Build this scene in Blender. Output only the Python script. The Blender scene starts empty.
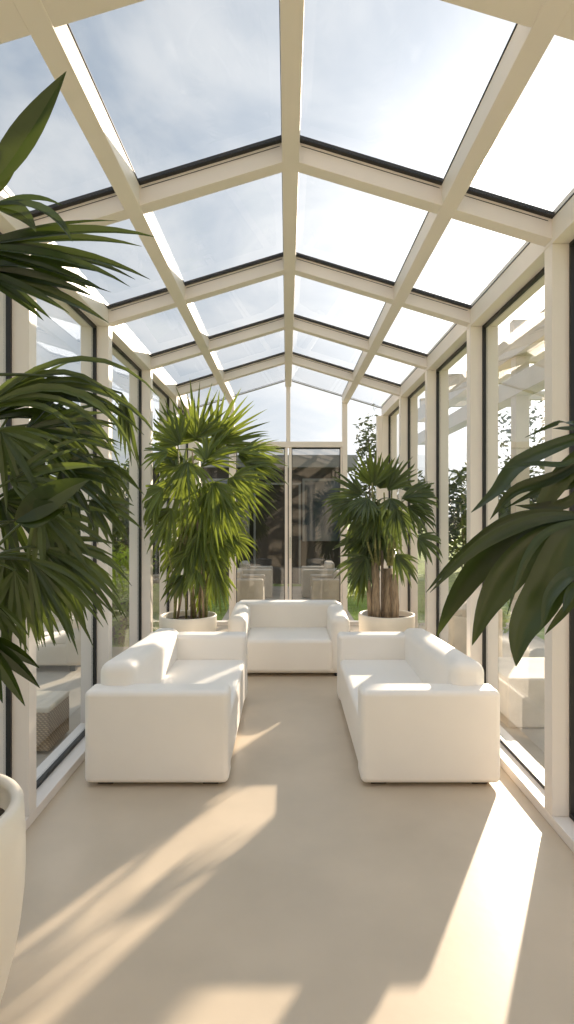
import bpy, bmesh, math, random
from mathutils import Vector, Matrix, noise

C = bpy.context.scene.collection
R = math.radians
random.seed(7)

# ------------------------------------------------------------------ frame constants (metres; X right, Y into the room, Z up)
EYE = 1.6            # camera height
F = 590.0            # focal length in pixels of the 574 px wide frame
XC = 0.018           # middle of the glasshouse
HW = 1.325           # half width to the inner face of the posts
GL = 0.105           # glass lies this far behind the inner face
OUT = 0.205          # outer face of the posts
SLOPE = 0.303
RIDGE = 3.385        # underside of the ridge
EAVE = 2.962         # underside of the eave beam
BAYS = [-0.93, 0.40, 1.745, 3.035, 4.368, 5.701, 7.034, 8.36]
BACK = -0.95
END = 8.36
GROUND = -0.12

def at(px, py, d):
    """the world point that stands at depth d along the given direction"""
    return Vector(((px - 287.0) / F * d, d, EYE + (511.5 - py) / F * d))

# ------------------------------------------------------------------ materials
def nodes_of(name):
    m = bpy.data.materials.new(name); m.use_nodes = True
    nt = m.node_tree; nt.nodes.clear()
    out = nt.nodes.new('ShaderNodeOutputMaterial')
    return m, nt, out

def rgba(c): return (c[0], c[1], c[2], 1.0)

def mat(name, col, rough=0.5, var=0.06, scale=6.0, bump=0.0, bscale=60.0, spec=0.5, metal=0.0, stretch=(1,1,1), coat=0.0, detail=4):
    m, nt, out = nodes_of(name)
    b = nt.nodes.new('ShaderNodeBsdfPrincipled')
    tc = nt.nodes.new('ShaderNodeTexCoord')
    mp = nt.nodes.new('ShaderNodeMapping'); mp.inputs['Scale'].default_value = stretch
    nt.links.new(tc.outputs['Object'], mp.inputs['Vector'])
    n = nt.nodes.new('ShaderNodeTexNoise'); n.inputs['Scale'].default_value = scale; n.inputs['Detail'].default_value = detail
    nt.links.new(mp.outputs['Vector'], n.inputs['Vector'])
    r = nt.nodes.new('ShaderNodeValToRGB')
    r.color_ramp.elements[0].position = 0.3; r.color_ramp.elements[1].position = 0.7
    r.color_ramp.elements[0].color = rgba([max(0, c * (1 - var)) for c in col])
    r.color_ramp.elements[1].color = rgba([min(1, c * (1 + var)) for c in col])
    nt.links.new(n.outputs['Fac'], r.inputs['Fac'])
    nt.links.new(r.outputs['Color'], b.inputs['Base Color'])
    b.inputs['Roughness'].default_value = rough
    b.inputs['Specular IOR Level'].default_value = spec
    b.inputs['Metallic'].default_value = metal
    b.inputs['Coat Weight'].default_value = coat
    if bump > 0:
        n2 = nt.nodes.new('ShaderNodeTexNoise'); n2.inputs['Scale'].default_value = bscale; n2.inputs['Detail'].default_value = 5
        nt.links.new(mp.outputs['Vector'], n2.inputs['Vector'])
        bp = nt.nodes.new('ShaderNodeBump'); bp.inputs['Strength'].default_value = bump; bp.inputs['Distance'].default_value = 0.01
        nt.links.new(n2.outputs['Fac'], bp.inputs['Height']); nt.links.new(bp.outputs['Normal'], b.inputs['Normal'])
    nt.links.new(b.outputs['BSDF'], out.inputs['Surface'])
    return m

def leaf_mat(name, dark, light, rough=0.4, trans=0.35, tcol=None, spec=0.5):
    m, nt, out = nodes_of(name)
    b = nt.nodes.new('ShaderNodeBsdfPrincipled')
    geo = nt.nodes.new('ShaderNodeNewGeometry')
    oi = nt.nodes.new('ShaderNodeObjectInfo')
    tc = nt.nodes.new('ShaderNodeTexCoord')
    n = nt.nodes.new('ShaderNodeTexNoise'); n.inputs['Scale'].default_value = 9.0; n.inputs['Detail'].default_value = 3
    nt.links.new(tc.outputs['Object'], n.inputs['Vector'])
    a1 = nt.nodes.new('ShaderNodeMath'); a1.operation = 'MULTIPLY'; a1.inputs[1].default_value = 0.5
    nt.links.new(geo.outputs['Random Per Island'], a1.inputs[0])
    a2 = nt.nodes.new('ShaderNodeMath'); a2.operation = 'MULTIPLY_ADD'; a2.inputs[1].default_value = 0.35
    nt.links.new(n.outputs['Fac'], a2.inputs[0]); nt.links.new(a1.outputs[0], a2.inputs[2])
    a3 = nt.nodes.new('ShaderNodeMath'); a3.operation = 'MULTIPLY_ADD'; a3.inputs[1].default_value = 0.2
    nt.links.new(oi.outputs['Random'], a3.inputs[0]); nt.links.new(a2.outputs[0], a3.inputs[2])
    r = nt.nodes.new('ShaderNodeValToRGB')
    r.color_ramp.elements[0].position = 0.1; r.color_ramp.elements[1].position = 0.85
    r.color_ramp.elements[0].color = rgba(dark); r.color_ramp.elements[1].color = rgba(light)
    nt.links.new(a3.outputs[0], r.inputs['Fac'])
    nt.links.new(r.outputs['Color'], b.inputs['Base Color'])
    b.inputs['Roughness'].default_value = rough
    b.inputs['Specular IOR Level'].default_value = spec
    t = nt.nodes.new('ShaderNodeBsdfTranslucent')
    mx = nt.nodes.new('ShaderNodeMix'); mx.data_type = 'RGBA'; mx.inputs['Factor'].default_value = 0.55
    mx.inputs['B'].default_value = rgba(tcol or (0.35, 0.5, 0.06))
    nt.links.new(r.outputs['Color'], mx.inputs['A'])
    nt.links.new(mx.outputs['Result'], t.inputs['Color'])
    ms = nt.nodes.new('ShaderNodeMixShader'); ms.inputs['Fac'].default_value = trans
    nt.links.new(b.outputs['BSDF'], ms.inputs[1]); nt.links.new(t.outputs['BSDF'], ms.inputs[2])
    nt.links.new(ms.outputs['Shader'], out.inputs['Surface'])
    return m

def glass_mat(name, tint, base, grazing, power=4.0):
    m, nt, out = nodes_of(name)
    lw = nt.nodes.new('ShaderNodeLayerWeight'); lw.inputs['Blend'].default_value = 0.5
    p = nt.nodes.new('ShaderNodeMath'); p.operation = 'POWER'; p.inputs[1].default_value = power
    nt.links.new(lw.outputs['Facing'], p.inputs[0])
    ma = nt.nodes.new('ShaderNodeMath'); ma.operation = 'MULTIPLY_ADD'; ma.inputs[1].default_value = grazing; ma.inputs[2].default_value = base
    nt.links.new(p.outputs[0], ma.inputs[0])
    t = nt.nodes.new('ShaderNodeBsdfTransparent'); t.inputs['Color'].default_value = rgba(tint)
    g = nt.nodes.new('ShaderNodeBsdfGlossy'); g.inputs['Roughness'].default_value = 0.0; g.inputs['Color'].default_value = (0.95, 0.95, 0.95, 1)
    ms = nt.nodes.new('ShaderNodeMixShader')
    nt.links.new(ma.outputs[0], ms.inputs['Fac']); nt.links.new(t.outputs[0], ms.inputs[1]); nt.links.new(g.outputs[0], ms.inputs[2])
    nt.links.new(ms.outputs[0], out.inputs['Surface'])
    return m

def wicker_mat(name):
    m, nt, out = nodes_of(name)
    b = nt.nodes.new('ShaderNodeBsdfPrincipled'); b.inputs['Roughness'].default_value = 0.7
    tc = nt.nodes.new('ShaderNodeTexCoord')
    w1 = nt.nodes.new('ShaderNodeTexWave'); w1.bands_direction = 'Z'; w1.inputs['Scale'].default_value = 22; w1.inputs['Distortion'].default_value = 1.0
    w2 = nt.nodes.new('ShaderNodeTexWave'); w2.bands_direction = 'DIAGONAL'; w2.inputs['Scale'].default_value = 20
    for w in (w1, w2): nt.links.new(tc.outputs['Object'], w.inputs['Vector'])
    mu = nt.nodes.new('ShaderNodeMath'); mu.operation = 'MULTIPLY'
    nt.links.new(w1.outputs['Fac'], mu.inputs[0]); nt.links.new(w2.outputs['Fac'], mu.inputs[1])
    r = nt.nodes.new('ShaderNodeValToRGB')
    r.color_ramp.elements[0].color = (0.20, 0.13, 0.07, 1); r.color_ramp.elements[1].color = (0.62, 0.47, 0.28, 1)
    nt.links.new(mu.outputs[0], r.inputs['Fac']); nt.links.new(r.outputs['Color'], b.inputs['Base Color'])
    bp = nt.nodes.new('ShaderNodeBump'); bp.inputs['Strength'].default_value = 0.5; bp.inputs['Distance'].default_value = 0.01
    nt.links.new(mu.outputs[0], bp.inputs['Height']); nt.links.new(bp.outputs['Normal'], b.inputs['Normal'])
    nt.links.new(b.outputs[0], out.inputs['Surface'])
    return m

M = {
    'frame': mat('frame_paint', (0.81, 0.745, 0.68), 0.42, 0.02, 3.0),
    'rubber': mat('gasket_rubber', (0.012, 0.012, 0.012), 0.45, 0.1),
    'floor': mat('polished_concrete', (0.57, 0.475, 0.36), 0.40, 0.07, 2.2, 0.04, 25, 0.4, detail=8),
    'plaster': mat('plaster', (0.55, 0.49, 0.40), 0.8, 0.03, 3, 0.05),
    'sofa': mat('sofa_leather', (0.89, 0.85, 0.79), 0.45, 0.02, 3, 0.06, 180, 0.35),
    'black': mat('black_plastic', (0.012, 0.011, 0.010), 0.5, 0.1),
    'pot': mat('pot_ceramic', (0.80, 0.74, 0.64), 0.4, 0.03, 4, 0.02, 90),
    'soil': mat('potting_soil', (0.06, 0.042, 0.028), 0.95, 0.5, 40, 0.6, 90),
    'cane': mat('palm_cane', (0.20, 0.20, 0.07), 0.6, 0.35, 14, 0.2, 40, stretch=(1, 1, 4)),
    'fibre': mat('palm_fibre', (0.33, 0.25, 0.17), 0.9, 0.4, 16, 0.5, 60, stretch=(4, 4, 0.6)),
    'leaf': leaf_mat('palm_leaf', (0.018, 0.036, 0.006), (0.14, 0.19, 0.03), 0.28, 0.33, (0.42, 0.50, 0.05)),
    'leaf_cool': leaf_mat('palm_leaf_cool', (0.020, 0.036, 0.010), (0.085, 0.12, 0.03), 0.35, 0.25, (0.26, 0.33, 0.05)),
    'leaf_dark': leaf_mat('palm_leaf_dark', (0.010, 0.020, 0.004), (0.034, 0.060, 0.011), 0.27, 0.16, (0.15, 0.20, 0.02), 0.5),
    'glass': glass_mat('window_glass', (0.95, 0.96, 0.95), 0.05, 0.75, 3.5),
    'roofglass': glass_mat('roof_glass', (0.97, 0.98, 0.985), 0.02, 0.6, 5.0),
    'doorglass': glass_mat('door_glass', (0.50, 0.51, 0.50), 0.055, 0.8, 4.0),
    'lawn': mat('lawn', (0.22, 0.30, 0.055), 0.9, 0.35, 5, 0.6, 120),
    'grass': leaf_mat('grass_blade', (0.12, 0.20, 0.03), (0.30, 0.40, 0.08), 0.6, 0.3),
    'paving': mat('patio_paving', (0.42, 0.37, 0.30), 0.8, 0.12, 3, 0.15, 40),
    'hedge': leaf_mat('hedge_leaf', (0.022, 0.036, 0.014), (0.08, 0.11, 0.035), 0.5, 0.2, (0.2, 0.26, 0.05)),
    'shrub': leaf_mat('shrub_leaf', (0.14, 0.22, 0.025), (0.42, 0.52, 0.08), 0.5, 0.45),
    'treeleaf': leaf_mat('tree_leaf', (0.04, 0.05, 0.022), (0.115, 0.135, 0.06), 0.5, 0.15, (0.2, 0.24, 0.07)),
    'bark': mat('bark', (0.16, 0.12, 0.085), 0.9, 0.3, 12, 0.4, 40),
    'stone': mat('garden_stone', (0.60, 0.54, 0.45), 0.85, 0.12, 5, 0.25, 30),
    'darkwall': mat('dark_render', (0.055, 0.050, 0.042), 0.8, 0.3, 1.2, 0.1, 20),
    'darkwood': mat('dark_timber', (0.030, 0.024, 0.018), 0.6, 0.3, 8, stretch=(6, 6, 0.5)),
    'fascia': mat('grey_fascia', (0.33, 0.33, 0.32), 0.7, 0.15, 3),
    'houseglass': mat('house_pane', (0.10, 0.12, 0.14), 0.05, 0.4, 1.5, spec=0.9),
    'metal': mat('brushed_metal', (0.55, 0.54, 0.52), 0.3, 0.05, metal=0.9),
    'pergola': mat('pergola_paint', (0.66, 0.59, 0.49), 0.7, 0.06, 4),
    'fabric': mat('outdoor_fabric', (0.62, 0.55, 0.44), 0.9, 0.05, 8, 0.2, 200),
    'wicker': wicker_mat('wicker_weave'),
}

# ------------------------------------------------------------------ mesh helpers
class MB:
    def __init__(s): s.v = []; s.f = []
    def add(s, vs, fs):
        o = len(s.v); s.v.extend([tuple(v) for v in vs]); s.f.extend([tuple(i + o for i in f) for f in fs])
    def hexa(s, p):      # p: four bottom then four top, both counter-clockwise seen from above
        s.add(p, [(3, 2, 1, 0), (4, 5, 6, 7), (0, 1, 5, 4), (1, 2, 6, 5), (2, 3, 7, 6), (3, 0, 4, 7)])
    def box(s, x0, x1, y0, y1, z0, z1):
        s.hexa([(x0, y0, z0), (x1, y0, z0), (x1, y1, z0), (x0, y1, z0), (x0, y0, z1), (x1, y0, z1), (x1, y1, z1), (x0, y1, z1)])
    def tube(s, pts, rad, n=8, cap=True):
        pts = [Vector(p) for p in pts]
        if not isinstance(rad, (list, tuple)): rad = [rad] * len(pts)
        rings = []
        for i, p in enumerate(pts):
            d = (pts[min(i + 1, len(pts) - 1)] - pts[max(i - 1, 0)]).normalized()
            u = d.cross(Vector((0, 1, 0.013)))
            if u.length < 1e-3: u = d.cross(Vector((1, 0, 0)))
            u.normalize(); w = d.cross(u)
            rings.append([p + (u * math.cos(2 * math.pi * k / n) + w * math.sin(2 * math.pi * k / n)) * rad[i] for k in range(n)])
        vs = [q for r in rings for q in r]; fs = []
        for i in range(len(pts) - 1):
            for k in range(n):
                k2 = (k + 1) % n
                fs.append((i * n + k, i * n + k2, (i + 1) * n + k2, (i + 1) * n + k))
        if cap:
            fs.append(tuple(range(n - 1, -1, -1))); fs.append(tuple((len(pts) - 1) * n + k for k in range(n)))
        s.add(vs, fs)
    def lathe(s, c, prof, n=48):
        c = Vector(c); vs = []; fs = []
        for r, z in prof:
            for k in range(n):
                a = 2 * math.pi * k / n; vs.append(c + Vector((r * math.cos(a), r * math.sin(a), z)))
        for i in range(len(prof) - 1):
            for k in range(n):
                k2 = (k + 1) % n; fs.append((i * n + k, i * n + k2, (i + 1) * n + k2, (i + 1) * n + k))
        s.add(vs, fs)
    def blade(s, p0, d, nrm, length, width, droop=0.4, n=9, fold=0.22, wave=0.0):
        p = Vector(p0); d = Vector(d).normalized(); nrm = Vector(nrm)
        step = length / n; vs = []; fs = []
        side = d.cross(nrm)
        if side.length < 1e-3: side = d.cross(Vector((0.3, 0.2, 1)))
        side.normalize()
        for i in range(n + 1):
            t = i / n
            w = width * 0.62 * max(0.14 if t < 0.5 else 0, math.sin(math.pi * t ** 0.75) ** 0.9 if t < 1 else 0)
            w = max(w, 0.0006)
            side = (side - d * side.dot(d)).normalized()
            nn = side.cross(d)
            vs += [p - side * w, p - nn * (w * fold * 2), p + side * w]
            if i < n:
                d = (d + Vector((0, 0, -1)) * (droop / n) * (0.5 + 1.2 * t)).normalized()
                p = p + d * step
        for i in range(n):
            a = i * 3; b = a + 3
            fs += [(a, a + 1, b + 1, b), (a + 1, a + 2, b + 2, b + 1)]
        s.add(vs, fs)

ORG = {}
def link(o, parent=None, org=None):
    C.objects.link(o)
    if parent is not None:
        o.parent = parent; ORG[o.name] = ORG[parent.name]
    else:
        ORG[o.name] = Vector(org or (0, 0, 0)); o.location = ORG[o.name]
    return o

def obj(name, mb, m, parent=None, org=None, smooth=False, bevel=0.0, seg=3):
    base = ORG[parent.name] if parent is not None else Vector(org or (0, 0, 0))
    me = bpy.data.meshes.new(name)
    me.from_pydata([(v[0] - base[0], v[1] - base[1], v[2] - base[2]) for v in mb.v], [], mb.f)
    me.materials.append(M[m]); me.update()
    if smooth or bevel:
        me.polygons.foreach_set('use_smooth', [True] * len(me.polygons))
    o = bpy.data.objects.new(name, me)
    link(o, parent, org)
    if bevel:
        b = o.modifiers.new('edge', 'BEVEL'); b.width = bevel; b.segments = seg; b.limit_method = 'ANGLE'; b.angle_limit = R(40)
        b.harden_normals = False
        wn = o.modifiers.new('wn', 'WEIGHTED_NORMAL'); wn.keep_sharp = False
    return o

def tag(o, label, cat, group=None, kind=None):
    o['label'] = label; o['category'] = cat
    if group: o['group'] = group
    if kind: o['kind'] = kind
    return o

def thing(name, label, cat, org=(0, 0, 0), group=None, kind=None):
    o = bpy.data.objects.new(name, None); o.empty_display_size = 0.1
    link(o, None, org); return tag(o, label, cat, group, kind)

def box(name, m, parent, x0, x1, y0, y1, z0, z1, bevel=0.0, org=None, seg=2):
    mb = MB(); mb.box(x0, x1, y0, y1, z0, z1); return obj(name, mb, m, parent, org, bevel=bevel, seg=seg)

def under(x):           # underside of the rafters above the point x
    return RIDGE - SLOPE * abs(x - XC)

# ------------------------------------------------------------------ the setting: floor and ground
fl = MB(); fl.box(XC - HW - OUT, XC + HW + OUT, BACK, END + 0.12, -0.10, 0.0)
tag(obj('floor', fl, 'floor'), 'smooth beige polished concrete floor of the glasshouse', 'floor', kind='structure')
g = MB()
g.add([(-60, -10, GROUND), (60, -10, GROUND), (60, 90, GROUND), (-60, 90, GROUND)], [(0, 1, 2, 3)])
tag(obj('ground', g, 'lawn'), 'green lawn around the glasshouse', 'ground', kind='structure')
for nm, x0, x1, y0, y1, lab in (('path', -3.9, XC - HW - OUT - 0.01, -1, 7.4, 'beige patio paving along the left glass wall'),
                                ('path', XC + HW + OUT + 0.01, 3.4, -1, 9.0, 'beige patio paving along the right glass wall'),
                                ('path', -1.02, 1.05, END + 0.6, 13.4, 'pale paved terrace beyond the glass doors')):
    p = MB(); p.box(x0, x1, y0, y1, GROUND - 0.05, GROUND + 0.03)
    tag(obj(nm, p, 'paving'), lab, 'paving', kind='structure')

# ------------------------------------------------------------------ side walls
PW = 0.09
def post_w(k): return 0.24 if k == 2 else PW
def side_wall(name, s, label, first_window):
    w = thing(name, label, 'wall', (XC + s * HW, 0, 0), kind='structure')
    def X(a, b):
        u, v = XC + s * (HW + a), XC + s * (HW + b)
        return (u, v) if u < v else (v, u)
    for k, y in enumerate(BAYS):
        h = post_w(k) / 2
        x0, x1 = X(0, OUT)
        box('post', 'frame', w, x0, x1, y - h, y + h, 0.055, EAVE, 0.003)
    # bottom beam and eave beam
    x0, x1 = X(0, OUT)
    box('bottom_beam', 'frame', w, x0, x1, BACK, END + 0.04, 0.0, 0.055, 0.004)
    zt = under(XC + HW) + 0.14
    box('eave_beam', 'frame', w, x0, x1, BACK, END + 0.04, EAVE, zt, 0.004)
    gx0, gx1 = X(-0.006, 0.07)
    # glazing of each bay
    n = first_window
    for k in range(len(BAYS) - 1):
        ya, yb = BAYS[k] + post_w(k) / 2, BAYS[k + 1] - post_w(k + 1) / 2
        side = 'left' if s < 0 else 'right'
        nth = ['behind the camera', 'beside the camera', 'nearest the camera', 'second from the camera, at the near end of the sofas', 'third from the camera, beside the sofas',
               'fourth from the camera, behind the potted palm', 'last before the end wall'][k]
        wi = thing('window_%d' % n, 'tall clear pane in the %s wall, %s' % (side, nth), 'window', (XC + s * (HW + GL), (ya + yb) / 2, 0.055), kind='structure')
        xg = XC + s * (HW + GL)
        q = MB(); q.add([(xg, ya, 0.055), (xg, yb, 0.055), (xg, yb, EAVE), (xg, ya, EAVE)], [(0, 1, 2, 3)])
        obj('pane', q, 'glass', wi)
        gs = MB(); a, b = X(GL - 0.018, GL + 0.006); t = 0.016
        gs.box(a, b, ya, ya + t, 0.055, EAVE); gs.box(a, b, yb - t, yb, 0.055, EAVE)
        gs.box(a, b, ya + t, yb - t, 0.055, 0.055 + 0.024); gs.box(a, b, ya + t, yb - t, EAVE - 0.02, EAVE)
        obj('gasket', gs, 'rubber', wi)
        n += 1
    return n

nw = side_wall('wall_left', -1, 'left glasshouse wall of off-white posts and beams', 1)
nw = side_wall('wall_right', 1, 'right glasshouse wall of off-white posts and beams', nw)

# ------------------------------------------------------------------ roof
roof = thing('ceiling', 'pitched glasshouse roof of off-white beams', 'roof', (XC, 0, RIDGE), kind='structure')
RT = 0.115      # depth of the beams below the glass
PIN, POUT = 0.765, 0.84
def rafter_mb(y0, y1, dz=0.0):
    m = MB()
    xl, xr = XC - HW - 0.02, XC + HW + 0.02
    zl = under(XC + HW + 0.02)
    p = [(xl, zl - dz), (XC, RIDGE - dz), (xr, zl - dz), (xr, zl + RT), (XC, RIDGE + RT), (xl, zl + RT)]
    vs = [(x, y0, z) for x, z in p] + [(x, y1, z) for x, z in p]
    m.add(vs, [(0, 1, 4, 5), (1, 2, 3, 4), (7, 6, 11, 10), (8, 7, 10, 9), (1, 0, 6, 7), (2, 1, 7, 8), (3, 2, 8, 9), (4, 3, 9, 10), (5, 4, 10, 11), (0, 5, 11, 6)])
    return m
def groove_mb(y0):          # the fine joint line along the near face of a rafter
    m = MB()
    for s in (-1, 1):
        for a, b in ((0.055, PIN - 0.01), (POUT + 0.015, HW - 0.02)):
            x0, x1 = XC + s * a, XC + s * b
            z0, z1 = under(x0) + 0.083, under(x1) + 0.083
            vs = [(x0, y0 - 0.0015, z0), (x1, y0 - 0.0015, z1), (x1, y0 - 0.0015, z1 + 0.004), (x0, y0 - 0.0015, z0 + 0.004)]
            m.add(vs, [(0, 1, 2, 3)])
    return m
for k, y in enumerate(BAYS[:-1]):
    h = post_w(k) / 2 + (0.03 if k == 2 else 0)
    r = obj('rafter', rafter_mb(y - h, y + h), 'frame', roof, bevel=0.003)
    obj('joint_line', groove_mb(y - h), 'rubber', r)
# ridge beam, purlins
m = MB(); m.box(XC - 0.043, XC + 0.043, BACK, END, RIDGE - 0.012, RIDGE + RT); obj('ridge_beam', m, 'frame', roof, bevel=0.004)
for s in (-1, 1):
    m = MB(); xa, xb = XC + s * PIN, XC + s * POUT
    if xa > xb: xa, xb = xb, xa
    za, zb = under(xa) - 0.004, under(xb) - 0.004
    m.hexa([(xa, BACK, za), (xb, BACK, zb), (xb, END, zb), (xa, END, za), (xa, BACK, za + RT), (xb, BACK, zb + RT), (xb, END, zb + RT), (xa, END, za + RT)])
    obj('purlin', m, 'frame', roof, bevel=0.004)
# roof panes
rows = ['behind the camera', 'above the camera', 'of the row nearest the camera', 'of the second row from the camera', 'of the third row from the camera', 'of the fourth row from the camera', 'of the last row before the end wall']
for k in range(len(BAYS) - 1):
    ya = BAYS[k] + post_w(k) / 2 + (0.03 if k == 2 else 0)
    yb = BAYS[k + 1] - (post_w(k + 1) / 2 + (0.03 if k + 1 == 2 else 0) if k + 1 < len(BAYS) - 1 else 0.0)
    for s in (-1, 1):
        for a, b, where in ((0.043, PIN, 'beside the ridge'), (POUT, HW, 'along the eave')):
            x0, x1 = XC + s * a, XC + s * b
            if x0 > x1: x0, x1 = x1, x0
            T = RT - 0.012
            wi = thing('window_%d' % nw, '%s roof pane %s, %s' % ('left' if s < 0 else 'right', where, rows[k]), 'roof window',
                       ((x0 + x1) / 2, (ya + yb) / 2, under((x0 + x1) / 2) + T), kind='structure')
            nw += 1
            q = MB(); q.add([(x0, ya, under(x0) + T), (x1, ya, under(x1) + T), (x1, yb, under(x1) + T), (x0, yb, under(x0) + T)], [(0, 1, 2, 3)])
            obj('pane', q, 'roofglass', wi)
            gs = MB()
            def strip(u0, u1, v0, v1, h0, h1):
                gs.hexa([(u0, v0, under(u0) + h0), (u1, v0, under(u1) + h0), (u1, v1, under(u1) + h0), (u0, v1, under(u0) + h0),
                         (u0, v0, under(u0) + h1), (u1, v0, under(u1) + h1), (u1, v1, under(u1) + h1), (u0, v1, under(u0) + h1)])
            strip(x0, x1, yb - (0.03 if k < len(BAYS) - 2 else 0.006), yb, T - 0.002, T + (0.018 if k < len(BAYS) - 2 else 0.004))
            strip(x0, x1, ya, ya + 0.01, T - 0.002, T + 0.01)
            strip(x0, x0 + 0.004, ya + 0.01, yb - 0.03, T - 0.001, T + 0.004); strip(x1 - 0.004, x1, ya + 0.01, yb - 0.03, T - 0.001, T + 0.004)
            obj('gasket', gs, 'rubber', wi)

# ------------------------------------------------------------------ end wall with the double door
we = thing('wall_end', 'glazed gable end wall of slim off-white mullions', 'wall', (XC, END, 0), kind='structure')
TR = 2.545
DH = 0.0
for s in (-1, 1):
    x = XC + s * 0.80
    m = MB(); m.box(x - 0.036, x + 0.036, END - 0.03, END + 0.07, 0.0, under(x) + 0.10); obj('mullion', m, 'frame', we, bevel=0.003)
    m = MB(); xa, xb = sorted((XC + s * HW, XC + s * (HW - 0.07))); m.box(xa, xb, END - 0.03, END + 0.07, 0.0, EAVE); obj('end_post', m, 'frame', we, bevel=0.003)
    m = MB(); xa, xb = sorted((XC + s * 0.836, XC + s * (HW - 0.07))); m.box(xa, xb, END - 0.03, END + 0.07, 0.0, 0.05); obj('bottom_rail', m, 'frame', we)
m = MB(); m.box(XC - 0.03, XC + 0.03, END - 0.03, END + 0.07, TR + 0.05, RIDGE + 0.02); obj('mullion', m, 'frame', we, bevel=0.003)
m = MB(); m.box(XC - 0.764, XC + 0.764, END - 0.03, END + 0.07, TR - 0.03, TR + 0.05); obj('transom', m, 'frame', we, bevel=0.003)
m = MB(); m.box(XC - 0.764, XC + 0.764, END - 0.03, END + 0.07, 0.0, 0.025); obj('threshold', m, 'frame', we)
# thin dark line where roof and gable glass meet
m = MB()
for s in (-1, 1):
    x0, x1 = XC + s * 0.0, XC + s * HW
    z0, z1 = under(x0) + 0.09, under(x1) + 0.09
    if x0 > x1: x0, x1, z0, z1 = x1, x0, z1, z0
    m.hexa([(x0, END, z0), (x1, END, z1), (x1, END + 0.06, z1), (x0, END + 0.06, z0), (x0, END, z0 + 0.006), (x1, END, z1 + 0.006), (x1, END + 0.06, z1 + 0.006), (x0, END + 0.06, z0 + 0.006)])
obj('verge_strip', m, 'fascia', we)
for s, lab in ((-1, 'left'), (1, 'right')):
    # gable pane above the doors
    x0, x1 = sorted((XC + s * 0.03, XC + s * 0.764))
    q = MB(); q.add([(x0, END + 0.02, TR + 0.05), (x1, END + 0.02, TR + 0.05), (x1, END + 0.02, under(x1) + 0.1), (x0, END + 0.02, under(x0) + 0.1)], [(0, 1, 2, 3)])
    tag(obj('window_%d' % nw, q, 'roofglass'), 'sloped gable pane above the %s glass door' % lab, 'window', kind='structure'); nw += 1
    # side light
    x0, x1 = sorted((XC + s * 0.836, XC + s * (HW - 0.07)))
    q = MB(); q.add([(x0, END + 0.02, 0.05), (x1, END + 0.02, 0.05), (x1, END + 0.02, under(x1) + 0.1), (x0, END + 0.02, under(x0) + 0.1)], [(0, 1, 2, 3)])
    tag(obj('window_%d' % nw, q, 'roofglass'), 'tall narrow end wall pane %s of the glass doors' % lab, 'window', kind='structure'); nw += 1
    # door leaf
    x0, x1 = sorted((XC + s * 0.008, XC + s * 0.76))
    d = thing('door_%d' % (1 if s < 0 else 2), '%s leaf of the dark-tinted glass double door' % lab, 'door', ((x0 + x1) / 2, END, 0.025), kind='structure')
    fr = MB(); y0, y1 = END - 0.02, END + 0.035; z0, z1 = 0.028, TR - 0.033
    fw = 0.04
    fr.box(x0, x0 + (fw if s > 0 else 0.022), y0, y1, z0, z1); fr.box(x1 - (0.022 if s > 0 else fw), x1, y0, y1, z0, z1)
    fr.box(x0 + 0.03, x1 - 0.03, y0, y1, z0, z0 + 0.07)
    if s > 0: xi0, xi1 = x0 + fw, x1 - 0.022
    else: xi0, xi1 = x0 + 0.022, x1 - fw
    obj('door_frame', fr, 'frame', d)
    q = MB(); q.add([(xi0, END + 0.01, z0 + 0.07), (xi1, END + 0.01, z0 + 0.07), (xi1, END + 0.01, z1), (xi0, END + 0.01, z1)], [(0, 1, 2, 3)])
    obj('pane', q, 'doorglass', d)
    gs = MB(); gs.box(xi0, xi1, y0 + 0.005, y0 + 0.04, z1 - 0.02, z1); gs.box(xi0, xi0 + 0.01, y0 + 0.005, y0 + 0.04, z0 + 0.07, z1 - 0.02); gs.box(xi1 - 0.01, xi1, y0 + 0.005, y0 + 0.04, z0 + 0.07, z1 - 0.02)
    obj('gasket', gs, 'rubber', d)
    if s < 0:
        cl = MB(); cl.box(x1 - 0.17, x1 - 0.06, y0 - 0.02, y0 + 0.005, z1 - 0.07, z1 - 0.035); obj('door_closer', cl, 'metal', d, bevel=0.004)
    else:
        hd = MB(); hd.tube([(x0 + 0.02, y0 - 0.05, 0.95), (x0 + 0.02, y0 - 0.05, 1.25)], 0.01, 10)
        hd.box(x0 + 0.012, x0 + 0.028, y0 - 0.05, y0, 0.99, 1.005); hd.box(x0 + 0.012, x0 + 0.028, y0 - 0.05, y0, 1.195, 1.21)
        obj('handle', hd, 'metal', d)

# wall behind the camera
m = MB(); m.add([(XC - HW - OUT, BACK, 0), (XC + HW + OUT, BACK, 0), (XC + HW + OUT, BACK, 3.0), (XC, BACK, RIDGE + RT), (XC - HW - OUT, BACK, 3.0)], [(0, 1, 2, 3, 4)])
tag(obj('wall_back', m, 'plaster'), 'plain plastered wall closing the near end of the glasshouse', 'wall', kind='structure')

# ------------------------------------------------------------------ sofas
def rounded(name, parent, x0, x1, y0, y1, z0, z1, r, m='sofa', z1far=None, axis='y'):
    mb = MB()
    zf = z1 if z1far is None else z1far
    mb.hexa([(x0, y0, z0), (x1, y0, z0), (x1, y1, z0), (x0, y1, z0), (x0, y0, z1), (x1, y0, z1), (x1, y1, zf), (x0, y1, zf)])
    return obj(name, mb, m, parent, bevel=r, seg=6)

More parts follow.
